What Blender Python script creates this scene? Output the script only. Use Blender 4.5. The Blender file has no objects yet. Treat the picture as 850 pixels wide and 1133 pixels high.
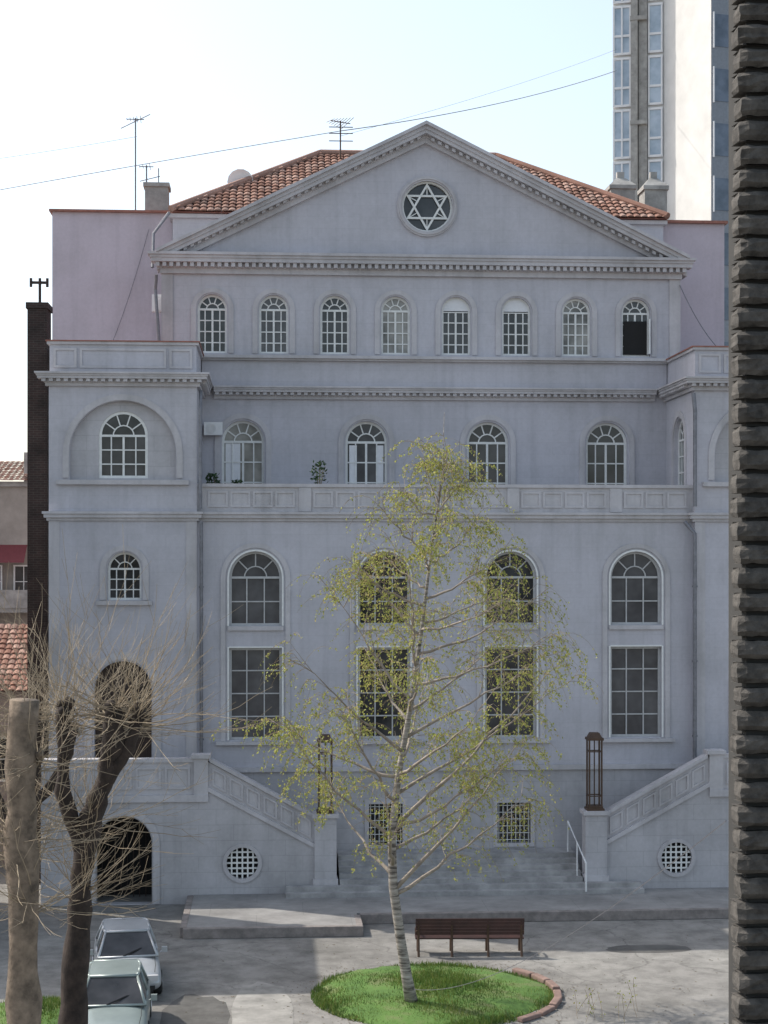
import bpy, bmesh, math, random
from mathutils import Vector, Matrix
random.seed(7)
S=bpy.context.scene
R=random.uniform
# ------------------------------------------------------------------ materials
def newmat(name):
    m=bpy.data.materials.new(name); m.use_nodes=True
    nt=m.node_tree; b=nt.nodes['Principled BSDF']; return m,nt,b
def node(nt,t,**k):
    n=nt.nodes.new(t)
    for a,v in k.items():
        if a in n.inputs.keys(): n.inputs[a].default_value=v
        else: setattr(n,a,v)
    return n
def ramp(nt,fac,stops):
    r=nt.nodes.new('ShaderNodeValToRGB'); e=r.color_ramp.elements
    while len(e)<len(stops): e.new(.5)
    for i,(p,c) in enumerate(stops):
        e[i].position=p; e[i].color=(c[0],c[1],c[2],1) if not isinstance(c,(int,float)) else (c,c,c,1)
    nt.links.new(fac,r.inputs[0]); return r.outputs[0]
def mul(nt,a,b,f=1.0,mode='MULTIPLY'):
    m=nt.nodes.new('ShaderNodeMixRGB'); m.blend_type=mode; m.inputs[0].default_value=f
    for i,x in ((1,a),(2,b)):
        if isinstance(x,tuple): m.inputs[i].default_value=(x[0],x[1],x[2],1)
        else: nt.links.new(x,m.inputs[i])
    return m.outputs[0]
def coords(nt,scale=(1,1,1)):
    tc=nt.nodes.new('ShaderNodeTexCoord'); mp=nt.nodes.new('ShaderNodeMapping')
    mp.inputs['Scale'].default_value=scale; nt.links.new(tc.outputs['Object'],mp.inputs[0]); return mp.outputs[0]
def noise(nt,scale,detail=4,rough=.6,vec=None,vs=(1,1,1)):
    n=node(nt,'ShaderNodeTexNoise',Scale=scale,Detail=detail,Roughness=rough)
    nt.links.new(vec if vec is not None else coords(nt,vs),n.inputs['Vector']); return n.outputs[0]
def bump(nt,b,h,strength=.3,dist=.02):
    bp=node(nt,'ShaderNodeBump',Strength=strength,Distance=dist)
    nt.links.new(h,bp.inputs['Height']); nt.links.new(bp.outputs[0],b.inputs['Normal'])
def stucco(name,col,joint=.9,stain=.82,bw=1.25,rh=.42,streak=.9):
    m,nt,b=newmat(name)
    tc=nt.nodes.new('ShaderNodeTexCoord'); sp=nt.nodes.new('ShaderNodeSeparateXYZ'); nt.links.new(tc.outputs['Object'],sp.inputs[0])
    ad=node(nt,'ShaderNodeMath',operation='ADD'); nt.links.new(sp.outputs[0],ad.inputs[0]); nt.links.new(sp.outputs[1],ad.inputs[1])
    cb=nt.nodes.new('ShaderNodeCombineXYZ'); nt.links.new(ad.outputs[0],cb.inputs[0]); nt.links.new(sp.outputs[2],cb.inputs[1])
    c=col
    if joint<1:
        br=nt.nodes.new('ShaderNodeTexBrick'); br.inputs['Scale'].default_value=1
        br.inputs['Brick Width'].default_value=bw; br.inputs['Row Height'].default_value=rh
        br.inputs['Mortar Size'].default_value=.012; br.inputs['Mortar Smooth'].default_value=.6
        br.inputs['Color1'].default_value=(1,1,1,1); br.inputs['Color2'].default_value=(.97,.97,.975,1)
        br.inputs['Mortar'].default_value=(joint,joint,joint,1)
        nt.links.new(cb.outputs[0],br.inputs['Vector'])
        c=mul(nt,col,br.outputs[0])
    c=mul(nt,c,ramp(nt,noise(nt,.4,5,.68),[(.3,(stain,stain,stain*.98)),(.6,(1.03,1.03,1.03))]))
    c=mul(nt,c,ramp(nt,noise(nt,1.0,3,.6,vs=(2.4,2.4,.14)),[(.3,streak),(.5,1.0)]))
    c=mul(nt,c,ramp(nt,noise(nt,9,2,.7),[(.3,.95),(.7,1.03)]))
    nt.links.new(c,b.inputs['Base Color']); b.inputs['Roughness'].default_value=.9; b.inputs['Specular IOR Level'].default_value=.25
    return m
def plain(name,col,rough=.7,metal=0,var=.15,sc=6,bmp=0,spec=.5):
    m,nt,b=newmat(name)
    c=mul(nt,col,ramp(nt,noise(nt,sc,4,.65),[(.3,1-var),(.7,1+var*.5)]))
    nt.links.new(c,b.inputs['Base Color']); b.inputs['Roughness'].default_value=rough; b.inputs['Metallic'].default_value=metal
    b.inputs['Specular IOR Level'].default_value=spec
    if bmp: bump(nt,b,noise(nt,sc*6,3,.6),bmp,.01)
    return m
M={}
M['wall']=stucco('lilac_grey_stucco',(.50,.488,.525),joint=.92,stain=.86)
M['trim']=stucco('stucco_trim',(.52,.50,.515),joint=1.0,stain=.76,streak=.86)
M['rear']=stucco('pink_stucco',(.53,.465,.51),joint=1.0,stain=.88)
M['base']=stucco('base_stone',(.48,.465,.48),joint=.82,stain=.76,bw=1.1,rh=.5)
M['frame']=plain('white_painted_wood',(.74,.74,.72),.5,var=.12)
M['frameg']=plain('grey_painted_metal',(.47,.47,.47),.5,var=.15)
M['blind']=plain('white_board',(.74,.74,.76),.7,var=.06)
M['iron']=plain('brown_iron',(.085,.05,.032),.55,.3,var=.3)
M['pipe']=plain('zinc_pipe',(.20,.20,.22),.5,.4,var=.3)
M['red']=plain('red_metal_coping',(.30,.12,.085),.6,var=.3)
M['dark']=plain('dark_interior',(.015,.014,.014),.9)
M['door']=plain('dark_wood_door',(.035,.018,.012),.6,var=.4,sc=3)
M['conc']=plain('concrete',(.34,.33,.31),.9,var=.35,sc=2.5)
M['white']=plain('white_metal',(.75,.75,.75),.45,var=.05)
def glass(name,lo,hi,rough=.06):
    m,nt,b=newmat(name)
    nt.links.new(ramp(nt,noise(nt,.9,3,.6),[(.35,lo),(.65,hi)]),b.inputs['Base Color'])
    b.inputs['Roughness'].default_value=rough; b.inputs['IOR'].default_value=1.5
    bump(nt,b,noise(nt,.8,1,.5),.12,.05)
    return m
M['gl']=glass('window_glass',(.014,.016,.018),(.06,.06,.065))
M['gl2']=glass('curtained_glass',(.07,.068,.063),(.32,.31,.29),.12)
M['gl3']=glass('dusty_glass',(.045,.045,.05),(.105,.105,.11),.15)
M['glt']=glass('tower_glass',(.30,.38,.46),(.48,.56,.64),.15)
M['gltd']=glass('tower_dark_glass',(.05,.07,.10),(.12,.15,.20),.1)
m,nt,b=newmat('roof_tiles'); g=nt.nodes.new('ShaderNodeNewGeometry')
c=ramp(nt,g.outputs['Random Per Island'],[(0,(.22,.12,.09)),(.5,(.30,.17,.13)),(.85,(.40,.27,.22)),(1,(.17,.11,.09))])
c=mul(nt,c,ramp(nt,noise(nt,.8,4),[(.3,.72),(.7,1.1)])); nt.links.new(c,b.inputs['Base Color']); b.inputs['Roughness'].default_value=.95; b.inputs['Specular IOR Level'].default_value=.2; M['tile']=m
m,nt,b=newmat('sooty_brick'); br=nt.nodes.new('ShaderNodeTexBrick'); tc=nt.nodes.new('ShaderNodeTexCoord')
mp=nt.nodes.new('ShaderNodeMapping'); mp.inputs['Rotation'].default_value=(math.radians(90),0,0); nt.links.new(tc.outputs['Object'],mp.inputs[0]); nt.links.new(mp.outputs[0],br.inputs['Vector'])
br.inputs['Scale'].default_value=1; br.inputs['Brick Width'].default_value=.25; br.inputs['Row Height'].default_value=.08; br.inputs['Mortar Size'].default_value=.008
br.inputs['Color1'].default_value=(.05,.03,.026,1); br.inputs['Color2'].default_value=(.035,.024,.021,1); br.inputs['Mortar'].default_value=(.07,.06,.055,1)
nt.links.new(mul(nt,br.outputs[0],ramp(nt,noise(nt,1.2),[(.3,.5),(.7,1.2)])),b.inputs['Base Color']); b.inputs['Roughness'].default_value=.95; M['brick']=m
m,nt,b=newmat('old_asphalt')
c=ramp(nt,noise(nt,.25,5,.6),[(.35,(.20,.192,.178)),(.5,(.25,.24,.225)),(.65,(.30,.29,.27))])
c=mul(nt,c,ramp(nt,noise(nt,1.3,6,.72),[(.35,.66),(.6,1.05)]))
c=mul(nt,c,ramp(nt,noise(nt,40,2,.8),[(.3,.8),(.7,1.12)]))
vo=node(nt,'ShaderNodeTexVoronoi',feature='DISTANCE_TO_EDGE',Scale=.22)
nv=nt.nodes.new('ShaderNodeTexNoise'); nv.inputs['Scale'].default_value=.9; nv.inputs['Detail'].default_value=5; nt.links.new(coords(nt),nv.inputs['Vector'])
ma=nt.nodes.new('ShaderNodeMixRGB'); ma.blend_type='ADD'; ma.inputs[0].default_value=1.6; nt.links.new(coords(nt),ma.inputs[1]); nt.links.new(nv.outputs[1],ma.inputs[2]); nt.links.new(ma.outputs[0],vo.inputs['Vector'])
c=mul(nt,c,ramp(nt,vo.outputs[0],[(.0,.68),(.008,1)]))
nt.links.new(c,b.inputs['Base Color']); b.inputs['Roughness'].default_value=.92; b.inputs['Specular IOR Level'].default_value=.3; M['asph']=m
M['gdark']=plain('dark_ground',(.10,.097,.092),.93,var=.35,sc=2.2)
m,nt,b=newmat('stone_paving'); br=nt.nodes.new('ShaderNodeTexBrick'); nt.links.new(coords(nt),br.inputs['Vector'])
br.inputs['Scale'].default_value=1; br.inputs['Brick Width'].default_value=2.8; br.inputs['Row Height'].default_value=1.8; br.inputs['Mortar Size'].default_value=.008
br.inputs['Color1'].default_value=(.30,.29,.28,1); br.inputs['Color2'].default_value=(.285,.275,.265,1); br.inputs['Mortar'].default_value=(.22,.215,.21,1)
c=mul(nt,br.outputs[0],ramp(nt,noise(nt,.7,6,.7),[(.3,.6),(.65,1.1)])); nt.links.new(c,b.inputs['Base Color']); b.inputs['Roughness'].default_value=.85; M['pave']=m
M['step']=plain('worn_stone_steps',(.36,.35,.345),.85,var=.4,sc=1.5)
M['kerb']=plain('kerb_stone',(.25,.22,.205),.9,var=.4,sc=3)
M['edge']=plain('lawn_edging_stone',(.24,.16,.135),.9,var=.35,sc=3)
m,nt,b=newmat('lawn_grass')
c=ramp(nt,noise(nt,1.1,5,.6),[(.3,(.05,.11,.02)),(.5,(.085,.17,.03)),(.68,(.15,.16,.07))]); nt.links.new(c,b.inputs['Base Color']); b.inputs['Roughness'].default_value=.9
M['grass']=m
def leafmat(name,stops,trans=.45,patch=None):
    m,nt,b=newmat(name); g=nt.nodes.new('ShaderNodeNewGeometry')
    c=ramp(nt,g.outputs['Random Per Island'],stops)
    if patch: c=mul(nt,c,ramp(nt,noise(nt,patch[0],3),[(.35,patch[1]),(.62,patch[2])]))
    nt.links.new(c,b.inputs['Base Color']); b.inputs['Roughness'].default_value=.6
    t=nt.nodes.new('ShaderNodeBsdfTranslucent'); nt.links.new(c,t.inputs[0]); mx=nt.nodes.new('ShaderNodeMixShader'); mx.inputs[0].default_value=trans
    nt.links.new(b.outputs[0],mx.inputs[1]); nt.links.new(t.outputs[0],mx.inputs[2]); nt.links.new(mx.outputs[0],nt.nodes['Material Output'].inputs[0]); return m
M['leaf']=leafmat('birch_leaves',[(0,(.22,.26,.05)),(.5,(.32,.34,.08)),(.85,(.42,.41,.12)),(1,(.36,.28,.12))],.5)
M['blade']=leafmat('grass_blades',[(0,(.06,.13,.025)),(.6,(.11,.20,.035)),(1,(.19,.22,.07))],.3,(1.3,(.75,.8,.8),(1.3,1.08,1)))
M['green']=leafmat('plant_leaves',[(0,(.02,.05,.015)),(1,(.05,.10,.03))],.3)
m,nt,b=newmat('birch_bark')
c=ramp(nt,noise(nt,3,5,.7,vs=(.6,.6,5)),[(.38,(.07,.058,.048)),(.52,(.28,.25,.215)),(.7,(.43,.40,.35))]); nt.links.new(c,b.inputs['Base Color']); b.inputs['Roughness'].default_value=.85; M['bark']=m
M['limb']=plain('birch_limb_bark',(.30,.255,.21),.85,var=.4,sc=5)
M['barkd']=plain('dark_bark',(.042,.030,.024),.95,var=.6,sc=5,bmp=1.0)
M['barkt']=plain('grey_bark',(.19,.145,.105),.95,var=.7,sc=3,bmp=1.0)
M['twig']=plain('bare_twigs',(.29,.23,.155),.8,var=.3,sc=2)
M['twigb']=plain('birch_twigs',(.27,.20,.12),.8,var=.3,sc=2)
# ------------------------------------------------------------------ mesh builder
class MB:
    def __init__(s): s.v=[]; s.f=[]; s.T=None
    def add(s,vs,fs):
        o=len(s.v); s.v+=[(s.T(*p) if s.T else tuple(p)) for p in vs]; s.f+=[tuple(i+o for i in f) for f in fs]
    def box(s,x0,x1,y0,y1,z0,z1):
        s.add([(x0,y0,z0),(x1,y0,z0),(x1,y1,z0),(x0,y1,z0),(x0,y0,z1),(x1,y0,z1),(x1,y1,z1),(x0,y1,z1)],
              [(0,3,2,1),(4,5,6,7),(0,1,5,4),(1,2,6,5),(2,3,7,6),(3,0,4,7)])
    def prism(s,poly,y0,y1):
        n=len(poly); s.add([(p[0],y0,p[1]) for p in poly]+[(p[0],y1,p[1]) for p in poly],
            [tuple(range(n)),tuple(range(2*n-1,n-1,-1))]+[(i,(i+1)%n,n+(i+1)%n,n+i) for i in range(n)])
    def plate(s,poly,z0,z1):
        n=len(poly); s.add([(p[0],p[1],z0) for p in poly]+[(p[0],p[1],z1) for p in poly],
            [tuple(range(n)),tuple(range(2*n-1,n-1,-1))]+[(i,(i+1)%n,n+(i+1)%n,n+i) for i in range(n)])
    def ring(s,o,i,y0,y1,closed=True):
        n=len(o); vs=[(p[0],y0,p[1]) for p in o]+[(p[0],y0,p[1]) for p in i]+[(p[0],y1,p[1]) for p in o]+[(p[0],y1,p[1]) for p in i]
        fs=[]
        for k in range(n if closed else n-1):
            j=(k+1)%n
            fs+=[(k,j,n+j,n+k),(2*n+k,3*n+k,3*n+j,2*n+j),(k,2*n+k,2*n+j,j),(n+k,n+j,3*n+j,3*n+k)]
        if not closed: fs+=[(0,n,3*n,2*n),(n-1,3*n-1,4*n-1,2*n-1)]
        s.add(vs,fs)
    def panel(s,x0,x1,z0,z1,y,p=.035,t=.06):
        s.ring([(x0,z0),(x1,z0),(x1,z1),(x0,z1)],[(x0+t,z0+t),(x1-t,z0+t),(x1-t,z1-t),(x0+t,z1-t)],y-p,y+.01)
    def bar(s,p,q,w,y0,y1):
        dx,dz=q[0]-p[0],q[1]-p[1]; l=math.hypot(dx,dz) or 1; nx,nz=-dz/l*w/2,dx/l*w/2
        s.prism([(p[0]-nx,p[1]-nz),(q[0]-nx,q[1]-nz),(q[0]+nx,q[1]+nz),(p[0]+nx,p[1]+nz)],y0,y1)
    def wall(s,outline,holes,y0,t):
        cu=bpy.data.curves.new('t','CURVE'); cu.dimensions='2D'; cu.fill_mode='BOTH'; cu.extrude=t/2
        for lp in [outline]+holes:
            sp=cu.splines.new('POLY'); sp.points.add(len(lp)-1)
            for k,p in enumerate(lp): sp.points[k].co=(p[0],p[1],0,1)
            sp.use_cyclic_u=True
        ob=bpy.data.objects.new('t',cu); S.collection.objects.link(ob)
        dg=bpy.context.evaluated_depsgraph_get(); dg.update()
        me=bpy.data.meshes.new_from_object(ob.evaluated_get(dg))
        s.add([(v.co.x,y0+t/2-v.co.z,v.co.y) for v in me.vertices],[tuple(p.vertices) for p in me.polygons])
        bpy.data.objects.remove(ob); bpy.data.curves.remove(cu)
    def tube(s,pts,rad,n=6,cap=True):
        pts=[Vector(p) for p in pts]; vs=[]; 
        up=Vector((0.13,.97,.2)).normalized()
        for i,p in enumerate(pts):
            d=(pts[min(i+1,len(pts)-1)]-pts[max(i-1,0)])
            d=d.normalized() if d.length>1e-9 else Vector((0,0,1))
            a=d.cross(up); 
            if a.length<.05: a=d.cross(Vector((1,0,0)))
            a.normalize(); b2=d.cross(a); r=rad[i] if isinstance(rad,(list,tuple)) else rad
            for k in range(n):
                t=2*math.pi*k/n; q=p+a*(r*math.cos(t))+b2*(r*math.sin(t)); vs.append((q.x,q.y,q.z))
        fs=[]
        for i in range(len(pts)-1):
            for k in range(n):
                j=(k+1)%n; fs.append((i*n+k,i*n+j,(i+1)*n+j,(i+1)*n+k))
        if cap: fs+=[tuple(range(n)),tuple(range((len(pts)-1)*n,len(pts)*n))]
        s.add(vs,fs)
    def obj(s,name,mat,parent=None,smooth=False,bevel=0,recalc=True):
        me=bpy.data.meshes.new(name); me.from_pydata(s.v,[],s.f); me.update()
        if recalc:
            bm=bmesh.new(); bm.from_mesh(me); bmesh.ops.recalc_face_normals(bm,faces=bm.faces); bm.to_mesh(me); bm.free()
        if smooth: me.polygons.foreach_set('use_smooth',[True]*len(me.polygons))
        me.materials.append(M[mat] if isinstance(mat,str) else mat)
        ob=bpy.data.objects.new(name,me); S.collection.objects.link(ob)
        if parent: ob.parent=parent
        if bevel:
            bv=ob.modifiers.new('b','BEVEL'); bv.width=bevel; bv.segments=2; bv.limit_method='ANGLE'
        return ob
def empty(name,loc=(0,0,0),rot=0):
    e=bpy.data.objects.new(name,None); e.location=loc; e.rotation_euler=(0,0,rot); S.collection.objects.link(e); return e
def arch(cx,w,zb,zt,n=18):
    r=w/2; zs=zt-r
    return [(cx-r,zb)]+[(cx+r*math.cos(math.pi*(1-k/n)),zs+r*math.sin(math.pi*(1-k/n))) for k in range(n+1)]+[(cx+r,zb)]
def rect(x0,x1,z0,z1): return [(x0,z0),(x1,z0),(x1,z1),(x0,z1)]
def circ(cx,cz,r,n=32): return [(cx+r*math.cos(2*math.pi*k/n),cz+r*math.sin(2*math.pi*k/n)) for k in range(n)]
# ------------------------------------------------------------------ SYNAGOGUE
syn=empty('synagogue_building')
W=MB(); B=MB(); TR=MB(); FR=MB(); FG=MB(); G1=MB(); G2=MB(); G3=MB(); BL=MB(); RD=MB(); RR=MB(); DK=MB(); DR=MB(); ST=MB(); RDP=MB()
def window(fr,gl,cx,w,zb,zt,y,cols,rows,ft=.07,mt=.035,rad=4,fill=None):
    fr.ring(arch(cx,w,zb,zt),arch(cx,w-2*ft,zb+ft,zt-ft),y,y+.09)
    gl.prism(arch(cx,w-.02,zb+.01,zt-.01),y+.06,y+.07)
    r=w/2; zs=zt-r
    fr.box(cx-r+.01,cx+r-.01,y+.006,y+.065,zs-mt*.9,zs+mt*.9)
    for c in range(1,cols):
        x=cx-r+w*c/cols; k=mt*(1.7 if (cols==4 and c==2) or (cols==2) else 1); fr.box(x-k/2,x+k/2,y+.012,y+.064,zb+.02,zs)
    for q in range(1,rows):
        z=zb+(zs-zb)*q/rows; fr.box(cx-r+.02,cx+r-.02,y+.018,y+.063,z-mt/2,z+mt/2)
    ri=r*.45; P=[(cx+ri*math.cos(math.pi*k/10),zs+ri*math.sin(math.pi*k/10)) for k in range(11)]
    Q=[(cx+(ri-mt)*math.cos(math.pi*k/10),zs+(ri-mt)*math.sin(math.pi*k/10)) for k in range(11)]
    fr.ring(P,Q,y+.022,y+.062,closed=False)
    for k in range(1,rad+1):
        a=math.pi*k/(rad+1); c,s_=math.cos(a),math.sin(a)
        fr.bar((cx+ri*c,zs+ri*s_),(cx+(r-.02)*c,zs+(r-.02)*s_),mt,y+.026,y+.061)
    if fill: fill.prism(arch(cx,w-.1,zs+.03,zt-.05),y+.004,y+.03)
def rwin(fr,gl,x0,x1,z0,z1,y,cols,rows,ft=.07,mt=.035):
    fr.ring(rect(x0,x1,z0,z1),rect(x0+ft,x1-ft,z0+ft,z1-ft),y,y+.09)
    gl.box(x0+.01,x1-.01,y+.06,y+.07,z0+.01,z1-.01)
    for c in range(1,cols):
        x=x0+(x1-x0)*c/cols; fr.box(x-mt/2,x+mt/2,y+.012,y+.064,z0+.02,z1-.02)
    for q in range(1,rows):
        z=z0+(z1-z0)*q/rows; fr.box(x0+.02,x1-.02,y+.018,y+.063,z-mt/2,z+mt/2)
def cornice(b,x0,x1,yf,z0,z1,pr,dent=True,le=0,re=0):
    h=z1-z0
    L=[(0,.28,.25),(.28,.52,.38),(.52,.72,.8),(.72,.86,.88),(.86,1,1)]
    for a,c,k in L:
        p=pr*k; b.box(x0-p*le,x1+p*re,yf-p,yf+.1,z0+h*a,z0+h*c)
    if dent:
        n=int((x1-x0+pr*(le+re)*.7)/.24); 
        for i in range(n):
            x=x0-pr*.6*le+i*.24+.05; b.box(x,x+.13,yf-pr*.7,yf-pr*.38+.002,z0+h*.3,z0+h*.515)
mainx=[-4.27,0,4.25,8.5]
XL,XR=-6.19,10.43
holes=[]
for cx in mainx:
    holes+= [arch(cx,1.74,8.73,11.2),rect(cx-.87,cx+.87,4.95,8.0)]
bas=[0.05,4.35]
W.wall(rect(XL,XR,4.0,12.4),holes,0,.4)
B.wall(rect(XL,XR,0,4.0),[rect(c-.56,c+.56,1.45,2.8) for c in bas],-.06,.46)
for i,cx in enumerate(mainx):
    window(FG,[G3,G1,G1,G3][i],cx,1.74,8.73,11.2,.17,3,2,ft=.08,mt=.04,rad=3)
    rwin(FG,[G3,G1,G1,G3][i],cx-.87,cx+.87,4.95,8.0,.17,3,4,ft=.08,mt=.04)
    TR.ring(arch(cx,2.30,4.92,11.48),arch(cx,1.98,4.92,11.32),-.05,.05,closed=False)
    TR.box(cx-.92,cx+.92,-.08,.1,8.58,8.72)
    FR.ring(arch(cx,1.86,8.73,11.26),arch(cx,1.745,8.73,11.202),-.03,.1,closed=False)
    FR.box(cx-.93,cx-.873,-.03,.1,4.95,8.03); FR.box(cx+.873,cx+.93,-.03,.1,4.95,8.03); FR.box(cx-.872,cx+.872,-.028,.1,8.003,8.05)
    TR.box(cx-1.3,cx+1.3,-.16,.1,4.80,4.915)
for c in bas:
    G1.box(c-.56,c+.56,.2,.22,1.45,2.8)
    for k in range(8): FR.tube([(c-.5+k*.143,.02,1.45),(c-.5+k*.143,.02,2.8)],.014,5)
    for k in range(6): FR.tube([(c-.56,.0,1.55+k*.23),(c+.56,.0,1.55+k*.23)],.012,5)
    TR.ring(rect(c-.7,c+.7,1.33,2.95),rect(c-.56,c+.56,1.45,2.8),-.1,.0)
TR.box(XL,XR,-.16,.05,3.9,4.06)
for a,c,p in [(12.2,12.3,.07),(12.3,12.42,.16),(12.42,12.5,.22)]:
    TR.box(XL+.003,XR-.003,-p,.35,a,c)
TR.box(XL,XR,0.0,.3,12.5,13.33); TR.box(XL,XR,-.07,.36,13.33,13.44)
x=XL+.35
grp=0
while x<XR-.8:
    if grp%5==4: TR.box(x+.05,x+.45,-.05,.02,12.52,13.32); x+=.52
    else: TR.panel(x,x+.66,12.66,13.2,0,.035,.07); x+=.74
    grp+=1
B.box(XL,XR,.3,3.7,12.3,12.45)
W.box(XL+.01,XR-.01,.75,3.7,0,12.29)
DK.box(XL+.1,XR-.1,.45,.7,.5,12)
def wing(sx):
    f=(lambda x,y,z:(x,y,z)) if sx>0 else (lambda x,y,z:(4.24-x,y,z))
    for b in (W,B,TR,FR,FG,G1,G2,G3,RD,DK,DR): b.T=f
    x0,x1=-11.0,XL; c=-8.6; y=-.3
    W.wall(rect(x0,x1,4.0,16.6),[arch(c,3.45,13.54,16.13,24),arch(-8.55,1.1,9.6,11.17),arch(c,1.87,4.02,7.6)],y,.45)
    B.box(x0,x1,y-.05,.15,0,3.995)
    B.wall(rect(c-1.8,c+1.8,13.3,16.3),[arch(c,1.6,13.6,15.8)],y+.2,.2)
    window(FR,G1,c,1.6,13.6,15.8,y+.24,4,3,ft=.09,mt=.04,rad=4)
    TR.ring(arch(c,3.9,13.6,16.35,24),arch(c,3.5,13.6,16.15,24),y-.05,y+.03,closed=False)
    TR.box(c-2.15,c+2.15,y-.15,y+.18,13.38,13.53)
    window(FR,G1,-8.55,1.1,9.6,11.17,y+.2,4,3,ft=.07,mt=.035,rad=3)
    TR.ring(arch(-8.55,1.6,9.6,11.4),arch(-8.55,1.2,9.6,11.22),y-.05,y+.03,closed=False)
    TR.box(-9.45,-7.65,y-.14,y+.1,9.44,9.58)
    DR.prism(arch(c,1.95,3.4,7.65),y+.35,y+.4)
    for k in (-1,1):
        for zz in (3.9,5.0): DR.panel(c+k*.42-.33,c+k*.42+.33,zz,zz+.95,y+.35,.03,.07)
    DR.box(c-.93,c+.93,y+.28,y+.35,6.5,6.62)
    TR.ring(arch(c,2.5,4.0,7.9),arch(c,1.98,4.0,7.66),y-.06,y+.03,closed=False)
    for a,cc,p in [(12.2,12.3,.07),(12.3,12.42,.15),(12.42,12.5,.2)]: TR.box(x0-p,x1+p,y-p,.1,a,cc)
    TR.box(x0,x0+.35,y-.03,y+.01,4.1,12.19); TR.box(x1-.35,x1,y-.03,y+.01,4.1,12.19)
    cornice(TR,x0,x1,y,16.6,17.04,.42,True,1,1)
    for a,cc,k in [(0,.28,.25),(.28,.52,.38),(.52,.72,.8),(.72,.86,.88),(.86,1,1)]:
        TR.box(x1-.1,x1+.42*k,-.2,3.7,16.6+.44*a+.002,16.6+.44*cc-.002)
    for i in range(15): TR.box(x1+.15,x1+.3,.0+i*.24,.13+i*.24,16.73,16.83)
    W.box(x0+.02,x1-.02,y+.04,3.69,17.04,17.97)
    TR.panel(x0+.15,x0+.9,17.2,17.85,y+.04,.04,.08); TR.panel(x0+1.0,x1-1.0,17.2,17.85,y+.04,.04,.08); TR.panel(x1-.9,x1-.15,17.2,17.85,y+.04,.04,.08)
    TR.box(x0-.06,x1+.06,y-.04,3.69,17.97,18.06); RD.box(x0-.1,x1+.1,y-.08,3.68,18.06,18.1)
    DK.box(x0+.1,x1-.1,.16,.25,.1,16)
    W.box(x0,x1-.35,.26,6,0,16.58)
    for b in (W,B,TR,FR,FG,G1,G2,G3,RD,DK,DR): b.T=None
wing(1); wing(-1)
W.box(XL-.34,XL,.153,3.7,0,16.59)
fT=lambda a,d,z:(XR+d,a,z)
for b in (W,FR,G1,TR): b.T=fT
W.wall(rect(.153,3.7,0,16.59),[arch(1.75,1.5,13.4,15.85)],0,.34)
window(FR,G1,1.75,1.5,13.4,15.85,.14,4,3,ft=.09,mt=.04)
TR.ring(arch(1.75,2.0,13.4,16.1),arch(1.75,1.6,13.4,15.9),-.05,.03,closed=False)
for b in (W,FR,G1,TR): b.T=None
Y1=3.7
tx=[-5.82+2.164*i for i in range(8)]
rx=[-4.74,-.37,3.97,8.27]
W.wall(rect(-7.5,10.84,12.46,21.0),[arch(c,1.5,12.95,15.85) for c in rx]+[arch(c,1.04,18.22,20.3) for c in tx],Y1,.4)
for i,c in enumerate(rx):
    window(FR,[G2,G3,G1,G1][i],c,1.5,12.95,15.85,Y1+.18,4,3,ft=.09,mt=.045)
    TR.ring(arch(c,2.0,12.95,16.1),arch(c,1.62,12.95,15.91),Y1-.05,Y1+.03,closed=False)
BL.box(rx[0]-.62,rx[0]-.1,Y1+.225,Y1+.235,13.1,15.05); BL.box(rx[1]-.6,rx[1]-.33,Y1+.225,Y1+.235,13.1,15.0); BL.box(rx[1]+.38,rx[1]+.62,Y1+.225,Y1+.235,13.1,15.0)
for i,c in enumerate(tx):
    g=[G1,G3,G1,G2,G1,G1,G2,G1][i]
    window(FR,g,c,1.04,18.22,20.3,Y1+.16,4,4,ft=.08,mt=.04,fill=BL if i in (4,5) else None)
    TR.ring(arch(c,1.5,18.22,20.52),arch(c,1.14,18.22,20.35),Y1-.045,Y1+.03,closed=False)
c=tx[7]; DK.box(c-.42,c+.42,Y1+.10,Y1+.15,18.3,19.5)
FR.box(c+.42,c+.47,Y1-.25,Y1+.14,18.3,19.55)
cornice(TR,XL+.43,XR-.43,Y1,16.6,17.04,.42)
W.box(XL+.01,XR-.01,Y1-.12,Y1+.05,17.04,17.95)
TR.box(-7.5,10.84,Y1-.26,Y1+.05,17.95,18.02); TR.box(-7.5,10.84,Y1-.36,Y1+.05,18.02,18.12)
TR.box(-7.6,-7.2,Y1-.05,Y1+.3,18.12,21.0); TR.box(10.54,10.94,Y1-.05,Y1+.3,18.12,21.0)
W.box(-7.48,10.82,4.3,18,12.4,21.2)
CX=1.72; apex=26.35; xl,xr=-7.75,11.15; zb=21.72
cornice(TR,-7.5,10.84,Y1,21.0,21.7,.55,True,1,1)
sl=(apex-zb)/(CX-xl); 
W.wall([(-7.5,21.7),(10.84,21.7),(CX,apex-.1)],[circ(1.8,23.5,.9)],Y1+.02,.35)
W.prism([(-7.3,21.7),(10.7,21.7),(CX,apex-.25)],Y1+.5,5.2)
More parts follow.
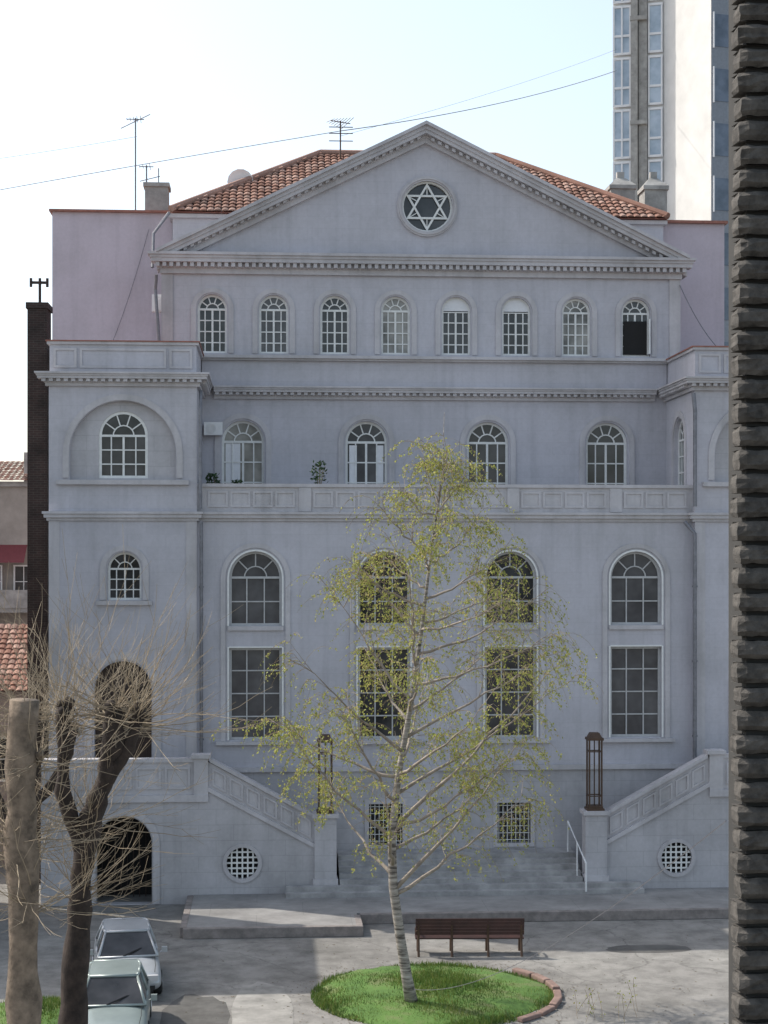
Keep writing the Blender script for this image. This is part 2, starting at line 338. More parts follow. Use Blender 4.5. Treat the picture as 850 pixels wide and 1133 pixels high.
def rake(xe,d):
    for (o0,o1,p) in [(-.62,-.44,.16),(-.34,-.2,.45),(-.2,-.06,.5),(-.06,.06,.6)]:
        TR.prism([(xe,zb+o0),(CX,apex+o0),(CX,apex+o1),(xe,zb+o1)],Y1-p-(0.003 if d>0 else 0),Y1+.6)
    TR.prism([(xe+.6*d,zb-.44+.6*sl),(CX,apex-.44),(CX,apex-.34),(xe+.6*d,zb-.34+.6*sl)],Y1-.2,Y1+.2)
    n=38
    for i in range(3,n):
        x=xe+(CX-xe)*i/n; z=zb+(apex-zb)*i/n
        TR.prism([(x-.06,z-.45),(x+.06,z-.45+.12*sl*d),(x+.06,z-.34+.12*sl*d),(x-.06,z-.34)],Y1-.36,Y1-.19)
rake(xl,1); rake(xr,-1)
TR.ring(circ(1.8,23.5,1.08),circ(1.8,23.5,.9),Y1-.07,Y1+.2)
TR.ring(circ(1.8,23.5,1.02),circ(1.8,23.5,.96),Y1-.11,Y1-.06)
FR.ring(circ(1.8,23.5,.9),circ(1.8,23.5,.84),Y1+.06,Y1+.3)
G1.prism(circ(1.8,23.5,.88),Y1+.2,Y1+.22)
def tri(r,a0): return [(1.8+r*math.cos(math.radians(a0+120*k)),23.5+r*math.sin(math.radians(a0+120*k))) for k in range(3)]
FR.ring(tri(.86,90),tri(.72,90),Y1+.08,Y1+.16); FR.ring(tri(.86,-90),tri(.72,-90),Y1+.095,Y1+.155)
for k in range(6):
    a=math.radians(30+60*k); FR.bar((1.8+.42*math.cos(a),23.5+.42*math.sin(a)),(1.8+.86*math.cos(a),23.5+.86*math.sin(a)),.03,Y1+.12,Y1+.16)
W.box(-7.3,10.7,5.25,18,21.2,23.4)
TR.box(-7.42,10.82,5.1,18.1,23.28,23.42)
RR.box(-11.7,-7.35,6,18,0,23.6); RR.box(10.75,13.2,6,18,0,23.5)
RD.box(-11.8,-7.45,5.85,18.1,23.6,23.68); RD.box(10.9,13.3,5.85,18.1,23.5,23.6)
def tiles(A,Bp,C,D,tw=.26,th=.36):
    A,Bp,C,D=map(Vector,(A,Bp,C,D)); al=(Bp-A).normalized(); mid=((C+D)/2-(A+Bp)/2); upv=(mid-al*mid.dot(al)); H=upv.length; upv.normalize(); n=al.cross(upv)
    if n.z<0:n=-n
    rows=int(H/th)
    for j in range(rows):
        f0=j/rows; f1=(j+1.15)/rows; fm=(j+.5)/rows
        l=A.lerp(C,fm); r=Bp.lerp(D,fm); s0=(l-A).dot(al); s1=(r-A).dot(al); k=math.floor(s0/tw)
        while k*tw<s1:
            s=k*tw+R(-.01,.01); k+=1
            if s<s0-.12: continue
            vs=[]
            for ff,o in ((f0,.07+R(-.01,.012)),(f1,.01)):
                for a,hh in ((0,0),(.05,.05),(.13,.075),(.21,.05),(tw,0)):
                    vs.append(tuple(A+al*(s+a)+upv*(ff*H)+n*(o+hh*.8)))
            RDP.add(vs,[(i,i+1,i+6,i+5) for i in range(4)]+[(0,1,2,3,4)])
e0=(-7.35,4.95,23.45); e1=(10.8,4.95,23.45); e2=(10.8,18.2,23.45); e3=(-7.35,18.2,23.45); r0=(-1.77,11.2,27.1); r1=(5.3,11.2,27.1)
tiles(e0,e1,r0,r1); tiles(e3,e0,r0,r0); tiles(e1,e2,r1,r1)
UR=MB(); UR.add([e0,e1,e2,e3,r0,r1],[(0,1,5,4),(1,2,5),(2,3,4,5),(3,0,4),(0,3,2,1)]); UR.obj('roof_deck','red',syn)
for a,b2 in ((e0,r0),(e1,r1),(r0,r1)): 
    RDP.tube([Vector(a)+Vector((0,0,.1)),Vector(b2)+Vector((0,0,.1))],.13,8)
YF=-2.2
def stairs(sx):
    f=(lambda x,y,z:(x,y,z)) if sx>0 else (lambda x,y,z:(4.66-x,y,z))
    for b in (W,B,TR,FR,G1,DK,DR,ST): b.T=f
    B.wall(rect(-11.0,-5.8,0,3.3),[arch(-8.4,1.75,.02,2.8)],YF,.35)
    TR.ring(arch(-8.4,2.25,.02,3.05),arch(-8.4,1.83,.02,2.84),YF-.06,YF+.03,closed=False)
    DK.box(-10.9,-5.9,YF+1.6,YF+1.65,0.01,3.2); 
    B.box(-10.99,-10.7,YF+.35,-.36,0,3.2); B.box(-6.6,-6.3,YF+.35,-.36,0,3.2)
    for k in range(9): DR.tube([(-9.2+k*.2,YF+1.2,.02),(-9.2+k*.2,YF+1.2,2.6)],.015,5)
    ST.box(-11,-5.8,YF-.0+.002,-.36,3.3,3.45); TR.box(-11.05,-5.75,YF-.09,YF+.1,3.25,3.47)
    TR.box(-11,-6.2,YF+.02,YF+.3,3.47,4.5); TR.box(-11,-6.2,YF-.04,YF+.36,4.5,4.62)
    for k in range(5): TR.panel(-10.8+k*.92,-10.0+k*.92,3.65,4.35,YF+.02,.04,.07)
    TR.box(-6.2,-5.75,YF-.05,YF+.4,3.45,4.62); TR.box(-6.28,-5.67,YF-.12,YF+.47,4.62,4.74)
    zt=lambda x:4.5+(x+5.75)*(-1.85/3.4)
    B.wall([(-5.8,0),(-2.35,0),(-2.35,zt(-2.35)-.85),(-5.8,zt(-5.8)-.85)],[circ(-4.67,1.28,.5)],YF+.0,.35)
    TR.prism([(-5.748,zt(-5.75)-.85),(-2.35,zt(-2.35)-.85),(-2.35,zt(-2.35)),(-5.748,zt(-5.75))],YF+.03,YF+.32)
    TR.prism([(-5.748,zt(-5.75)-.93),(-2.35,zt(-2.35)-.93),(-2.35,zt(-2.35)-.79),(-5.748,zt(-5.75)-.79)],YF-.07,YF+.36)
    TR.prism([(-5.70,zt(-5.75)),(-2.33,zt(-2.35)),(-2.33,zt(-2.35)+.12),(-5.70,zt(-5.75)+.12)],YF-.05,YF+.39)
    for k in range(6):
        a=-5.62+k*.54; c2=a+.43
        o=[(a,zt(a)-.68),(c2,zt(c2)-.68),(c2,zt(c2)-.12),(a,zt(a)-.12)]
        t=.06; i=[(a+t,zt(a+t)-.68+t),(c2-t,zt(c2-t)-.68+t),(c2-t,zt(c2-t)-.12-t),(a+t,zt(a+t)-.12-t)]
        TR.ring(o,i,YF-.01,YF+.04)
    TR.ring(circ(-4.67,1.28,.62),circ(-4.67,1.28,.5),YF-.06,YF+.05)
    DK.prism(circ(-4.67,1.28,.5),YF+.2,YF+.22)
    for k in range(-2,3):
        h=math.sqrt(.25-(k*.17)**2); 
        FR.box(-4.67+k*.17-.025,-4.67+k*.17+.025,YF+.03,YF+.07,1.28-h,1.28+h)
        FR.box(-4.67-h,-4.67+h,YF+.035,YF+.075,1.28+k*.17-.025,1.28+k*.17+.025)
    for k in range(12):
        xx=-5.8+k*.29; ST.box(xx,xx+.29,YF+.35,-.36,0,3.3-k*.17)
    B.box(-2.38,-1.68,YF-.12,YF+.5,0,2.7); TR.box(-2.45,-1.61,YF-.19,YF+.57,2.7,2.83); TR.box(-2.43,-1.63,YF-.17,YF+.55,.3,.75)
    for b in (W,B,TR,FR,G1,DK,DR,ST): b.T=None
stairs(1); stairs(-1)
for k in range(7):
    y=-3.0+.32*k
    a,b2=(-3.3+.02*k,8.1-.02*k) if k<2 else (-1.58,6.24)
    if k<2: ST.box(a,b2,y,-2.4 if k==0 else -2.38,.28 if k==0 else .3,.44+.14*k)
    ST.box(-1.58,6.24,y+.001,-.1-.002*k,.25,.439+.14*k)
PI=MB()
PI.tube([(XL+.15,-.42,12.2),(XL+.15,-.42,4.2)],.06,8); PI.tube([(XL+.12,-.1,16.5),(XL+.12,-.35,15.9),(XL+.12,-.42,12.6)],.06,8)
PI.tube([(XR-.1,-.5,16.5),(XR-.05,-.52,15.9),(XR-.05,-.52,12.7)],.07,8); PI.tube([(XR-.35,-.32,12.2),(XR-.05,-.5,11.8),(XR-.05,-.5,3.9)],.07,8)
PI.tube([(-7.75,3.3,20.9),(-7.8,3.5,20.4),(-7.65,3.6,18.2)],.06,8)
PI.tube([(-7.4,4.9,23.4),(-7.95,4.7,22.6),(-7.95,4.2,21.3)],.06,8)
for z in (5,7.5,10): PI.tube([(XL+.15,-.42,z),(XL+.15,-.42,z+.06)],.085,8); PI.tube([(XR-.05,-.5,z),(XR-.05,-.5,z+.06)],.095,8)
PI.obj('downpipes','pipe',syn)
for b,n,mt in ((W,'walls','wall'),(B,'base_walls','base'),(TR,'cornices_and_trim','trim'),(FR,'window_frames','frame'),(FG,'tall_window_frames','frameg'),
    (G1,'window_glass','gl'),(G2,'curtained_window_glass','gl2'),(G3,'dusty_window_glass','gl3'),(BL,'window_boards','blind'),(RD,'red_copings','red'),
    (RR,'rear_walls','rear'),(DK,'dark_openings','dark'),(DR,'doors','door'),(ST,'steps','step'),(RDP,'roof_tiles','tile')):
    b.obj(n,mt,syn)
def chimney(x,y,z0,z1,w,cap=False):
    b=MB(); b.box(x-w/2,x+w/2,y,y+w*1.1,z0,z1-.15); b.box(x-w/2-.06,x+w/2+.06,y-.06,y+w*1.1+.06,z1-.15,z1)
    if cap:
        b.add([(x-w/2-.05,y-.05,z1),(x+w/2+.05,y-.05,z1),(x+w/2+.05,y+w*1.1+.05,z1),(x-w/2-.05,y+w*1.1+.05,z1),(x-w*.2,y+w*.4,z1+.35),(x+w*.2,y+w*.4,z1+.35),(x+w*.2,y+w*.7,z1+.35),(x-w*.2,y+w*.7,z1+.35)],
          [(0,1,5,4),(1,2,6,5),(2,3,7,6),(3,0,4,7),(4,5,6,7)]); b.box(x-w*.15,x+w*.15,y+w*.42,y+w*.68,z1+.35,z1+.6)
    return b.obj('chimney','conc',syn)
chimney(-8.0,7,23.5,24.95,.85); chimney(10.65,6.2,23.3,24.95,.85,True); chimney(10.0,9,23.3,25.6,.95,True)
def antenna(x,y,z0,z1,n,w,ax=0):
    b=MB(); b.tube([(x,y,z0),(x,y,z1)],.03,6)
    ca,sa=math.cos(ax),math.sin(ax); L=n*.13
    b.tube([(x-ca*L/2,y-sa*L/2,z1-.05),(x+ca*L/2,y+sa*L/2,z1-.05)],.02,5)
    for i in range(n):
        t=-L/2+i*.13; ww=w*(.6+.4*i/n); b.tube([(x+ca*t+sa*ww/2,y+sa*t-ca*ww/2,z1-.05+.02*i),(x+ca*t-sa*ww/2,y+sa*t+ca*ww/2,z1-.05-.02*i)],.012,4)
    return b
b=antenna(-8.85,8,23.6,27.6,5,.5); b.tube([(-9.4,8,27.2),(-8.3,8,27.75)],.02,5); b.obj('tv_antenna','pipe')
b=antenna(-8.4,7.5,23.6,25.7,4,.6); b.tube([(-8.65,7.5,25.1),(-7.9,7.5,25.3)],.018,5); b.tube([(-7.95,7.5,23.6),(-7.95,7.5,25.6)],.022,5); b.obj('tv_antenna','pipe')
b=antenna(-1.0,10.5,26.8,28.3,7,1.0,.5)
for z in (27.5,27.8,28.05): b.tube([(-1.45,10.5,z),(-.5,10.6,z+.03)],.02,5)
b.obj('tv_antenna','iron')
b=MB(); n=14; vs=[]; fs=[]
for k,(r,d) in enumerate(((0.01,.14),(.25,.11),(.42,.05),(.5,0))):
    for j in range(n):
        t=2*math.pi*j/n; vs.append((-4.9+r*math.cos(t),8+d,25.25+r*math.sin(t)+d*.3))
for k in range(3):
    for j in range(n): fs.append((k*n+j,k*n+(j+1)%n,(k+1)*n+(j+1)%n,(k+1)*n+j))
b.add(vs,fs); b.tube([(-4.9,8.15,24.2),(-4.9,8.15,25.2)],.03,6); b.tube([(-4.9,8.1,24.8),(-4.85,7.6,25.2)],.015,5); b.obj('satellite_dish','white',smooth=True)
b=MB(); b.box(-6.1,-5.45,3.3,3.6,15.3,15.75); 
for k in range(5): b.ring(circ(-5.85,15.52,.17-.03*k,16),circ(-5.85,15.52,.16-.03*k,16),3.285,3.3)
b.obj('air_conditioner','white')
b=MB(); b.box(-7.95,-7.52,3.9,4.3,19.7,20.3); b.box(-7.9,-7.57,3.88,3.9,19.75,20.25); b.obj('air_conditioner','white')
def plantmesh(name,cx,cy,cz,h,r,n,pot=True,mat='green'):
    e=empty(name); p=MB()
    if pot:
        pts=[(cx,cy,cz),(cx,cy,cz+.12),(cx,cy,cz+.3)]; p.tube(pts,[.12,.15,.19],10); p.obj('pot','red',e)
    b=MB()
    for k in range(n):
        t=random.random()**.7; z=cz+.3+h*t; rr=r*math.sqrt(random.random())*(1-.4*t); a=R(0,6.28)
        c=Vector((cx+rr*math.cos(a),cy+rr*math.sin(a),z)); u=Vector((R(-1,1),R(-1,1),R(-.3,1))).normalized()*.09; v=u.cross(Vector((R(-1,1),R(-1,1),R(-1,1)))).normalized()*.035
        b.add([tuple(c-u),tuple(c+v),tuple(c+u),tuple(c-v)],[(0,1,2,3)])
    b.obj('leaves',mat,e,recalc=False)
    s=MB()
    for k in range(6): s.tube([(cx,cy,cz+.2),(cx+R(-r,r)*.6,cy+R(-r,r)*.6,cz+.3+h*R(.5,.9))],.01,4)
    s.obj('stems','twig',e); return e
plantmesh('potted_plant',-2.15,.6,12.95,1.0,.36,75)
plantmesh('potted_plant',-5.7,.7,12.8,.7,.35,140); plantmesh('potted_plant',-4.9,.8,12.8,.5,.3,80)
def lantern(x):
    b=MB(); y=YF+.18; z=2.83; h=2.5; w=.2; p=.026
    b.box(x-.28,x+.28,y-.28,y+.28,z,z+.07); b.box(x-.24,x+.24,y-.24,y+.24,z+.07,z+.14)
    for sx in (-1,1):
        for sy in (-1,1): b.box(x+sx*w-p,x+sx*w+p,y+sy*w-p,y+sy*w+p,z+.14,z+h-.24)
    for zz in (z+.45,z+h-.62):
        for sy in (-1,1): b.box(x-w,x+w,y+sy*w-.018,y+sy*w+.018,zz,zz+.035)
        for sx in (-1,1): b.box(x+sx*w-.018,x+sx*w+.018,y-w,y+w,zz+.004,zz+.031)
    b.tube([(x,y,z+.14),(x,y,z+h-.24)],.02,6)
    b.box(x-.26,x+.26,y-.26,y+.26,z+h-.24,z+h-.16)
    b.add([(x-.22,y-.22,z+h-.16),(x+.22,y-.22,z+h-.16),(x+.22,y+.22,z+h-.16),(x-.22,y+.22,z+h-.16),(x-.14,y-.14,z+h),(x+.14,y-.14,z+h),(x+.14,y+.14,z+h),(x-.14,y+.14,z+h)],[(0,1,5,4),(1,2,6,5),(2,3,7,6),(3,0,4,7),(4,5,6,7)])
    b.obj('entrance_lantern','iron')
lantern(-2.03); lantern(6.68)
b=MB(); b.tube([(6.2,-3.1,.4),(6.2,-3.1,1.3),(6.0,-1.0,2.3),(6.0,-1.0,1.3)],.03,6); b.tube([(6.1,-2.1,.6),(6.1,-2.1,1.8)],.025,6); b.obj('handrail','white')
# ------------------------------------------------------------------ ground
b=MB(); b.add([(-400,-300,0),(400,-300,0),(400,500,0),(-400,500,0)],[(0,1,2,3)]); b.obj('ground','asph')
b=MB(); b.plate([(-6.2,-6.9),(-1.2,-6.9),(-1.2,-5.3),(24,-5.3),(24,-.2),(-6.2,-.2)],0.004,.296); b.obj('pavement','pave')
b=MB(); b.box(-6.3,-1.1,-7.1,-6.9,0,.3); b.box(-1.1,24,-5.5,-5.3,0,.3); b.box(-1.3,-1.1,-6.9,-5.5,0,.3); b.box(-6.4,-6.2,-6.9,-2.3,0,.3); b.obj('kerb','kerb',bevel=.02)
def blot(cx,cy,rx_,ry_,seed,n=26):
    random.seed(seed); return [(cx+rx_*math.cos(2*math.pi*k/n)*(abs(math.cos(2*math.pi*k/n))**-.35 if abs(math.cos(2*math.pi*k/n))>.5 else 1.2)*R(.93,1.05),cy+ry_*math.sin(2*math.pi*k/n)*R(.9,1.08),.004) for k in range(n)]
b=MB()
for P in (blot(-5.6,-15.8,.85,2.6,1),blot(11.2,-6.9,1.4,.5,2),blot(6.8,-9.2,1.2,.5,3)): b.add(P,[tuple(range(len(P)))])
b.obj('dark_ground_patch','gdark')  # irregular dark sheets lying just above the ground
b=MB(); P=blot(-4.0,-15.6,.75,3.6,5); P=[(p[0],p[1],.008) for p in P]; b.add(P,[tuple(range(len(P)))]); b.obj('concrete_path',plain('worn_concrete_path',(.29,.28,.26),.9,var=.45,sc=1.2))
random.seed(12)
def lawn(name,cx,cy,r,kerb,nb):
    e=empty(name); b=MB(); vs=[]; fs=[]; n=48; rr=[0,.4,.7,.9,1.0]
    edge=[1+.05*math.sin(3*t*6.283/n+1)+.03*R(-1,1) for t in range(n)]
    hh=[.24,.23,.19,.12,.01]
    for k in range(5):
        for j in range(n):
            t=2*math.pi*j/n; q=r*max(rr[k],.01)*edge[j]; vs.append((cx+q*math.cos(t),cy+q*math.sin(t),hh[k]+R(-.01,.01)))
    for k in range(4):
        for j in range(n): fs.append((k*n+j,k*n+(j+1)%n,(k+1)*n+(j+1)%n,(k+1)*n+j))
    b.add(vs,fs); b.obj('turf','grass',e,smooth=True)
    g=MB()
    for k in range(nb):
        q=r*math.sqrt(random.random())*1.03; t=R(0,6.283); x=cx+q*math.cos(t); y=cy+q*math.sin(t)
        pd=math.sin(x*1.9+.4)+math.sin(y*2.3+x)+R(-.8,.8)
        if pd<-1.2: continue
        z=.24-.22*min(1,(q/r))**2.2; h=R(.04,.11)*(1.6 if pd>.8 else 1); a=R(0,6.28); w=.014
        g.add([(x-w*math.cos(a),y-w*math.sin(a),z-.02),(x+w*math.cos(a),y+w*math.sin(a),z-.02),(x+R(-.05,.05),y+R(-.05,.05),z+h)],[(0,1,2)])
    g.obj('grass_blades','blade',e,recalc=False)
    if kerb:
        kb=MB()
        for j in (-4,-3,-2,-1,0,1,2):
            t0=2*math.pi*(j+.04)/26; t1=2*math.pi*(j+.96)/26; R0,R1=r+.1,r+.3; hz=R(.08,.16)
            P=[(R0,t0),(R1,t0),(R1,t1),(R0,t1)]; kb.plate([(cx+a*math.cos(t),cy+a*math.sin(t)) for a,t in P],0,hz)
        kb.obj('edging_stones','edge',e,bevel=.03)
lawn('lawn',.25,-13.7,2.95,True,26000)
lawn('lawn',-9.3,-15.2,1.6,False,6000)
# scattered leaf litter and grit
b=MB()
for k in range(900):
    x=R(-6,9); y=R(-18,-7.3)
    if random.random()<.5:
        t=R(0,6.28); q=3.0+abs(random.gauss(0,.5)); x=.25+q*math.cos(t); y=-13.7+q*math.sin(t)
    a=R(0,3.1); l=R(.015,.04); w_=l*R(.4,.8)
    b.add([(x-l*math.cos(a),y-l*math.sin(a),.012),(x+w_*math.sin(a),y-w_*math.cos(a),.02),(x+l*math.cos(a),y+l*math.sin(a),.013),(x-w_*math.sin(a),y+w_*math.cos(a),.016)],[(0,1,2,3)])
b.obj('leaf_litter',plain('dry_leaves',(.13,.10,.06),.9,var=.5,sc=3),recalc=False)
# ------------------------------------------------------------------ park bench
e=empty('park_bench',(1.7,-9.6,0),math.radians(-3)); b=MB(); w=1.5
for k in range(5): b.box(-w,w,-.09+.02*k,-.06+.02*k,1.0-.095*k-.05,1.0-.095*k+.035)
for k in range(5): b.box(-w,w,.08+.1*k,.16+.1*k,.43,.47)
b.obj('slats',plain('dark_red_wood',(.05,.019,.016),.6,var=.4,sc=3),e)
b=MB()
for x in (-1.42,-.5,.5,1.42):
    b.tube([(x,-.16,0),(x,-.0,.42),(x,-.04,1.0)],.035,6); b.tube([(x,.55,0),(x,.5,.42)],.035,6); b.tube([(x,-.03,.41),(x,.55,.41)],.03,6)
for x in (-1.47,1.47): b.tube([(x,-.08,.68),(x,.25,.72),(x,.52,.66),(x,.53,.42)],.03,6)
b.obj('iron_legs','iron',e)
# ------------------------------------------------------------------ cars
def car(x,y,rot,col,glassc='gl'):
    e=empty('parked_car',(x,y,0),rot); pm=plain('car_paint',col,.38,.3,var=.18,sc=1.2); pm.node_tree.nodes['Principled BSDF'].inputs['Coat Weight'].default_value=.35
    st=[(-2.02,.62,.34,.52),(-1.98,.72,.26,.60),(-1.85,.79,.22,.68),(-1.5,.815,.2,.76),(-.95,.82,.2,.86),(-.3,.825,.2,.90),(.5,.825,.2,.91),(1.2,.82,.2,.92),(1.7,.80,.22,.90),(1.92,.74,.26,.84),(1.99,.62,.34,.62)]
    vs=[];fs=[]
    for (yy,hw,zb_,zt_) in st:
        half=[(.55*hw,zb_),(.93*hw,zb_+.04),(hw,zb_+.16),(1.0*hw,(zb_+zt_)/2+.02),(.97*hw,zt_-.1),(.86*hw,zt_-.02),(.55*hw,zt_+.03),(0,zt_+.045)]
        loop=half+[(-a,z) for a,z in half[-2::-1]]
        for a,z in loop: vs.append((a,yy,z))
    n=15
    for i in range(len(st)-1):
        for k in range(n): fs.append((i*n+k,i*n+(k+1)%n,(i+1)*n+(k+1)%n,(i+1)*n+k))
    fs+=[tuple(range(n)),tuple(range((len(st)-1)*n,len(st)*n))]
    b=MB(); b.add(vs,fs); o=b.obj('body',pm,e,smooth=True); sb=o.modifiers.new('s','SUBSURF'); sb.levels=1; sb.render_levels=2
    lo=[(-.74,-.98),(.74,-.98),(.76,-.3),(.76,1.2),(.68,1.72),(-.68,1.72),(-.76,1.2),(-.76,-.3)]
    hi=[(-.54,-.22),(.54,-.22),(.58,.1),(.58,.9),(.52,1.22),(-.52,1.22),(-.58,.9),(-.58,.1)]
    b=MB(); b.add([(a,c,.885) for a,c in lo]+[(a,c,1.37) for a,c in hi],[(i,(i+1)%8,8+(i+1)%8,8+i) for i in range(8)]); b.obj('windows',glassc,e)
    b=MB()
    for i in range(8):
        p=Vector((lo[i][0],lo[i][1],.885)); q=Vector((hi[i][0],hi[i][1],1.37)); 
        if i in (2,7): p=Vector((.765*(1 if i==2 else -1),.25,.885)); q=Vector((.585*(1 if i==2 else -1),.35,1.38))
        b.tube([p,q],.035,6)
    for i in range(8):
        b.tube([(lo[i][0],lo[i][1],.9),(lo[(i+1)%8][0],lo[(i+1)%8][1],.9)],.03,6); b.tube([(hi[i][0],hi[i][1],1.375),(hi[(i+1)%8][0],hi[(i+1)%8][1],1.375)],.04,6)
    hi2=[(a*.6,.5+(c-.5)*.6) for a,c in hi]
    b.add([(a,c,1.40) for a,c in hi]+[(a,c,1.435) for a,c in hi2],[(i,(i+1)%8,8+(i+1)%8,8+i) for i in range(8)]+[tuple(range(8,16))])
    b.obj('roof_and_pillars',pm,e,smooth=True)
    b=MB()
    for sx in (-1,1):
        b.tube([(sx*.82,-.75,.93),(sx*.92,-.73,.99)],.02,5); b.box(min(sx*.86,sx*1.0),max(sx*.86,sx*1.0),-.78,-.68,.93,1.06)
    b.obj('mirrors',pm,e)
    b=MB()
    for sx in (-1,1):
        for yy in (-1.25,1.2):
            pts=[(sx*.62,yy,.31),(sx*.66,yy,.31),(sx*.80,yy,.31),(sx*.835,yy,.31)]; b.tube(pts,[.27,.31,.31,.27],20)
    b.box(-.62,.62,-2.06,-1.97,.30,.40); b.box(-.3,.3,-2.055,-1.98,.5,.58)
    for sx in (-1,1):
        b.tube([(sx*.62,-1.9,.705),(sx*.66,-1.5,.795),(sx*.66,-1.02,.885)],.007,4); b.tube([(sx*.02-.1,-1.0,.93),(sx*.02+.35,-.72,1.05)],.01,4)
    b.obj('tyres_and_grille',plain('black_rubber',(.02,.02,.02),.8,var=.1),e)
    b=MB()
    for sx in (-1,1):
        for yy in (-1.25,1.2): b.tube([(sx*.80,yy,.31),(sx*.845,yy,.31)],[.19,.17],14)
        b.box(min(sx*.42,sx*.70),max(sx*.42,sx*.70),-2.03,-1.9,.52,.65)
    b.box(-.26,.26,-2.08,-2.05,.36,.47); b.obj('headlights_hubs_plate',plain('chrome_lamp',(.7,.7,.72),.2,.3,var=.05),e)
car(-7.5,-11.9,math.radians(7),(.42,.44,.46)); car(-7.4,-16.5,math.radians(3),(.26,.31,.30))
# ------------------------------------------------------------------ high-rise tower
tw=empty('high_rise_tower'); b=MB(); fp=[(17.4,46),(20.3,45),(22.0,40.3),(29,42),(29,62),(23,62)]
b.plate(fp,0,68); b.obj('concrete_body',plain('white_concrete',(.62,.61,.585),.85,var=.12,sc=.6),tw)
def edgeT(p,q):
    p=Vector((p[0],p[1])); q=Vector((q[0],q[1])); d=(q-p).normalized(); n=Vector((d.y,-d.x)); 
    return (lambda a,o,z:(p.x+d.x*a+n.x*-o,p.y+d.y*a+n.y*-o,z)),(q-p).length
T1,L1=edgeT(fp[0],fp[1]); T2,L2=edgeT(fp[2],fp[3])
fr=MB(); g1=MB(); g2=MB(); cc=MB()
fr.T=g1.T=cc.T=T1
z=10
while z<66:
    g1.box(.08,1.05,-.06,-.03,z+.15,z+3.0); g1.box(2.2,3.0,-.06,-.03,z+.15,z+3.0)
    for a in (.05,.55,1.05,2.2,2.98): fr.box(a-.05,a+.05,-.16,-.02,z+.1,z+3.05)
    for zz in (z+.1,z+1.2,z+3.0): fr.box(.0,1.1,-.14,-.021,zz-.07,zz+.07); fr.box(2.15,3.05,-.14,-.021,zz-.07,zz+.07)
    z+=3.2
cc.box(1.15,1.55,-.5,.0,0,68); cc.box(1.6,2.1,-.3,.0,0,68)
z=12
while z<66: cc.box(1.1,2.12,-.55,-.0,z,z+.25); z+=6.4
fr.T=g2.T=T2; z=8
while z<66:
    for k in range(4):
        g2.box(.15+k*1.3,1.3+k*1.3,-.06,-.03,z+1.0,z+2.9); fr.box(.1+k*1.3,.18+k*1.3,-.12,-.02,z+.9,z+3)
    z+=3.2
ob=MB(); ob.T=T2; ob.box(.02,7,-.025,-.005,8,68); ob.obj('grey_panels',plain('grey_panels',(.22,.24,.27),.6,var=.15),tw)
fr.obj('window_frames','white',tw); g1.obj('light_glass','glt',tw); g2.obj('dark_glass','gltd',tw); cc.obj('concrete_fins','conc',tw)
# ------------------------------------------------------------------ left neighbours
b=MB(); b.box(-11.95,-11.3,1.5,2.6,0,19.4); b.box(-12.0,-11.25,1.45,2.65,19.4,19.6); b.tube([(-11.6,2,19.6),(-11.6,2,20.5)],.05,6); b.tube([(-11.9,2,20.35),(-11.35,2,20.35)],.05,6); b.tube([(-11.9,2,20.2),(-11.9,2,20.5)],.05,6); b.tube([(-11.35,2,20.2),(-11.35,2,20.5)],.05,6); b.obj('brick_chimney_stack','brick')
h=empty('apartment_house'); b=MB(); b.box(-30,-13.2,20,32,0,14.4); b.obj('walls',plain('aged_plaster',(.33,.30,.265),.9,var=.3,sc=.8),h)
RDP=MB(); tiles((-30,19.6,14.4),(-14.6,19.6,14.4),(-30,24,15.5),(-15,24,15.5)); RDP.obj('roof_tiles','tile',h)
b=MB(); b.box(-14.9,-14.2,21,22,14.4,15.8); b.box(-30,-13.0,19.85,20,14.2,14.42); b.obj('parapet_and_chimney','conc',h)
b=MB(); b.box(-17,-14.3,18.9,19.99,8.6,8.8); b.box(-17,-14.3,18.85,18.95,8.8,9.6); b.obj('balcony','conc',h)
b=MB(); b.add([(-17,20,11.6),(-14.6,20,11.6),(-14.6,18.9,10.8),(-17,18.9,10.8)],[(0,1,2,3)]); b.obj('awning',plain('red_awning',(.16,.035,.04),.8),h)
b=MB(); g=MB()
for x in (-16.6,-15.2):
    for z in (6.0,9.2): rwin(b,g,x,x+.9,z,z+1.5,19.9,2,2)
b.obj('window_frames','frame',h); g.obj('window_panes','gl',h)
h=empty('tiled_roof_house'); b=MB(); b.box(-24,-12.4,5,13,0,6.2); b.obj('walls',plain('ochre_plaster',(.34,.27,.24),.9,var=.25,sc=.8),h)
RDP=MB(); tiles((-24,4.7,6.2),(-12.2,4.7,6.2),(-24,9,8.4),(-12.6,9,8.4)); tiles((-12.2,4.7,6.2),(-12.2,13.3,6.2),(-12.6,9,8.4),(-12.6,9,8.4)); RDP.obj('roof_tiles','tile',h)
b=MB(); g=MB()
for x in (-16,-14,): rwin(b,g,x,x+1,3,4.6,4.92,2,2)
b.obj('window_frames','frame',h); g.obj('window_panes','gl',h)
for k,(x,zt_) in enumerate(((-13.6,17.5),(-13.9,17.0))):
    b=MB(); b.tube([(x,18,0),(x,18,zt_)],.04,6); b.obj('roof_mast','pipe')
h=empty('offscreen_shade_building'); b=MB(); b.box(-26,-14.2,-6.5,-.5,0,13); b.obj('walls',plain('side_plaster',(.36,.33,.29),.9,var=.3,sc=.8),h)  # unseen building added out of frame, sized to shade the ground at left
b=MB(); b.box(-26.2,-14.0,-6.7,-.3,13,13.25); b.obj('roof_slab','conc',h)
b=MB(); g=MB(); b.T=g.T=lambda a,d,z:(-14.2-d+.0,a,z)
for y in (-5.8,-3.8,-1.9):
    for z in (1.5,4.7,7.9,10.6): rwin(b,g,y,y+1,z,z+1.6,-.06,2,2)
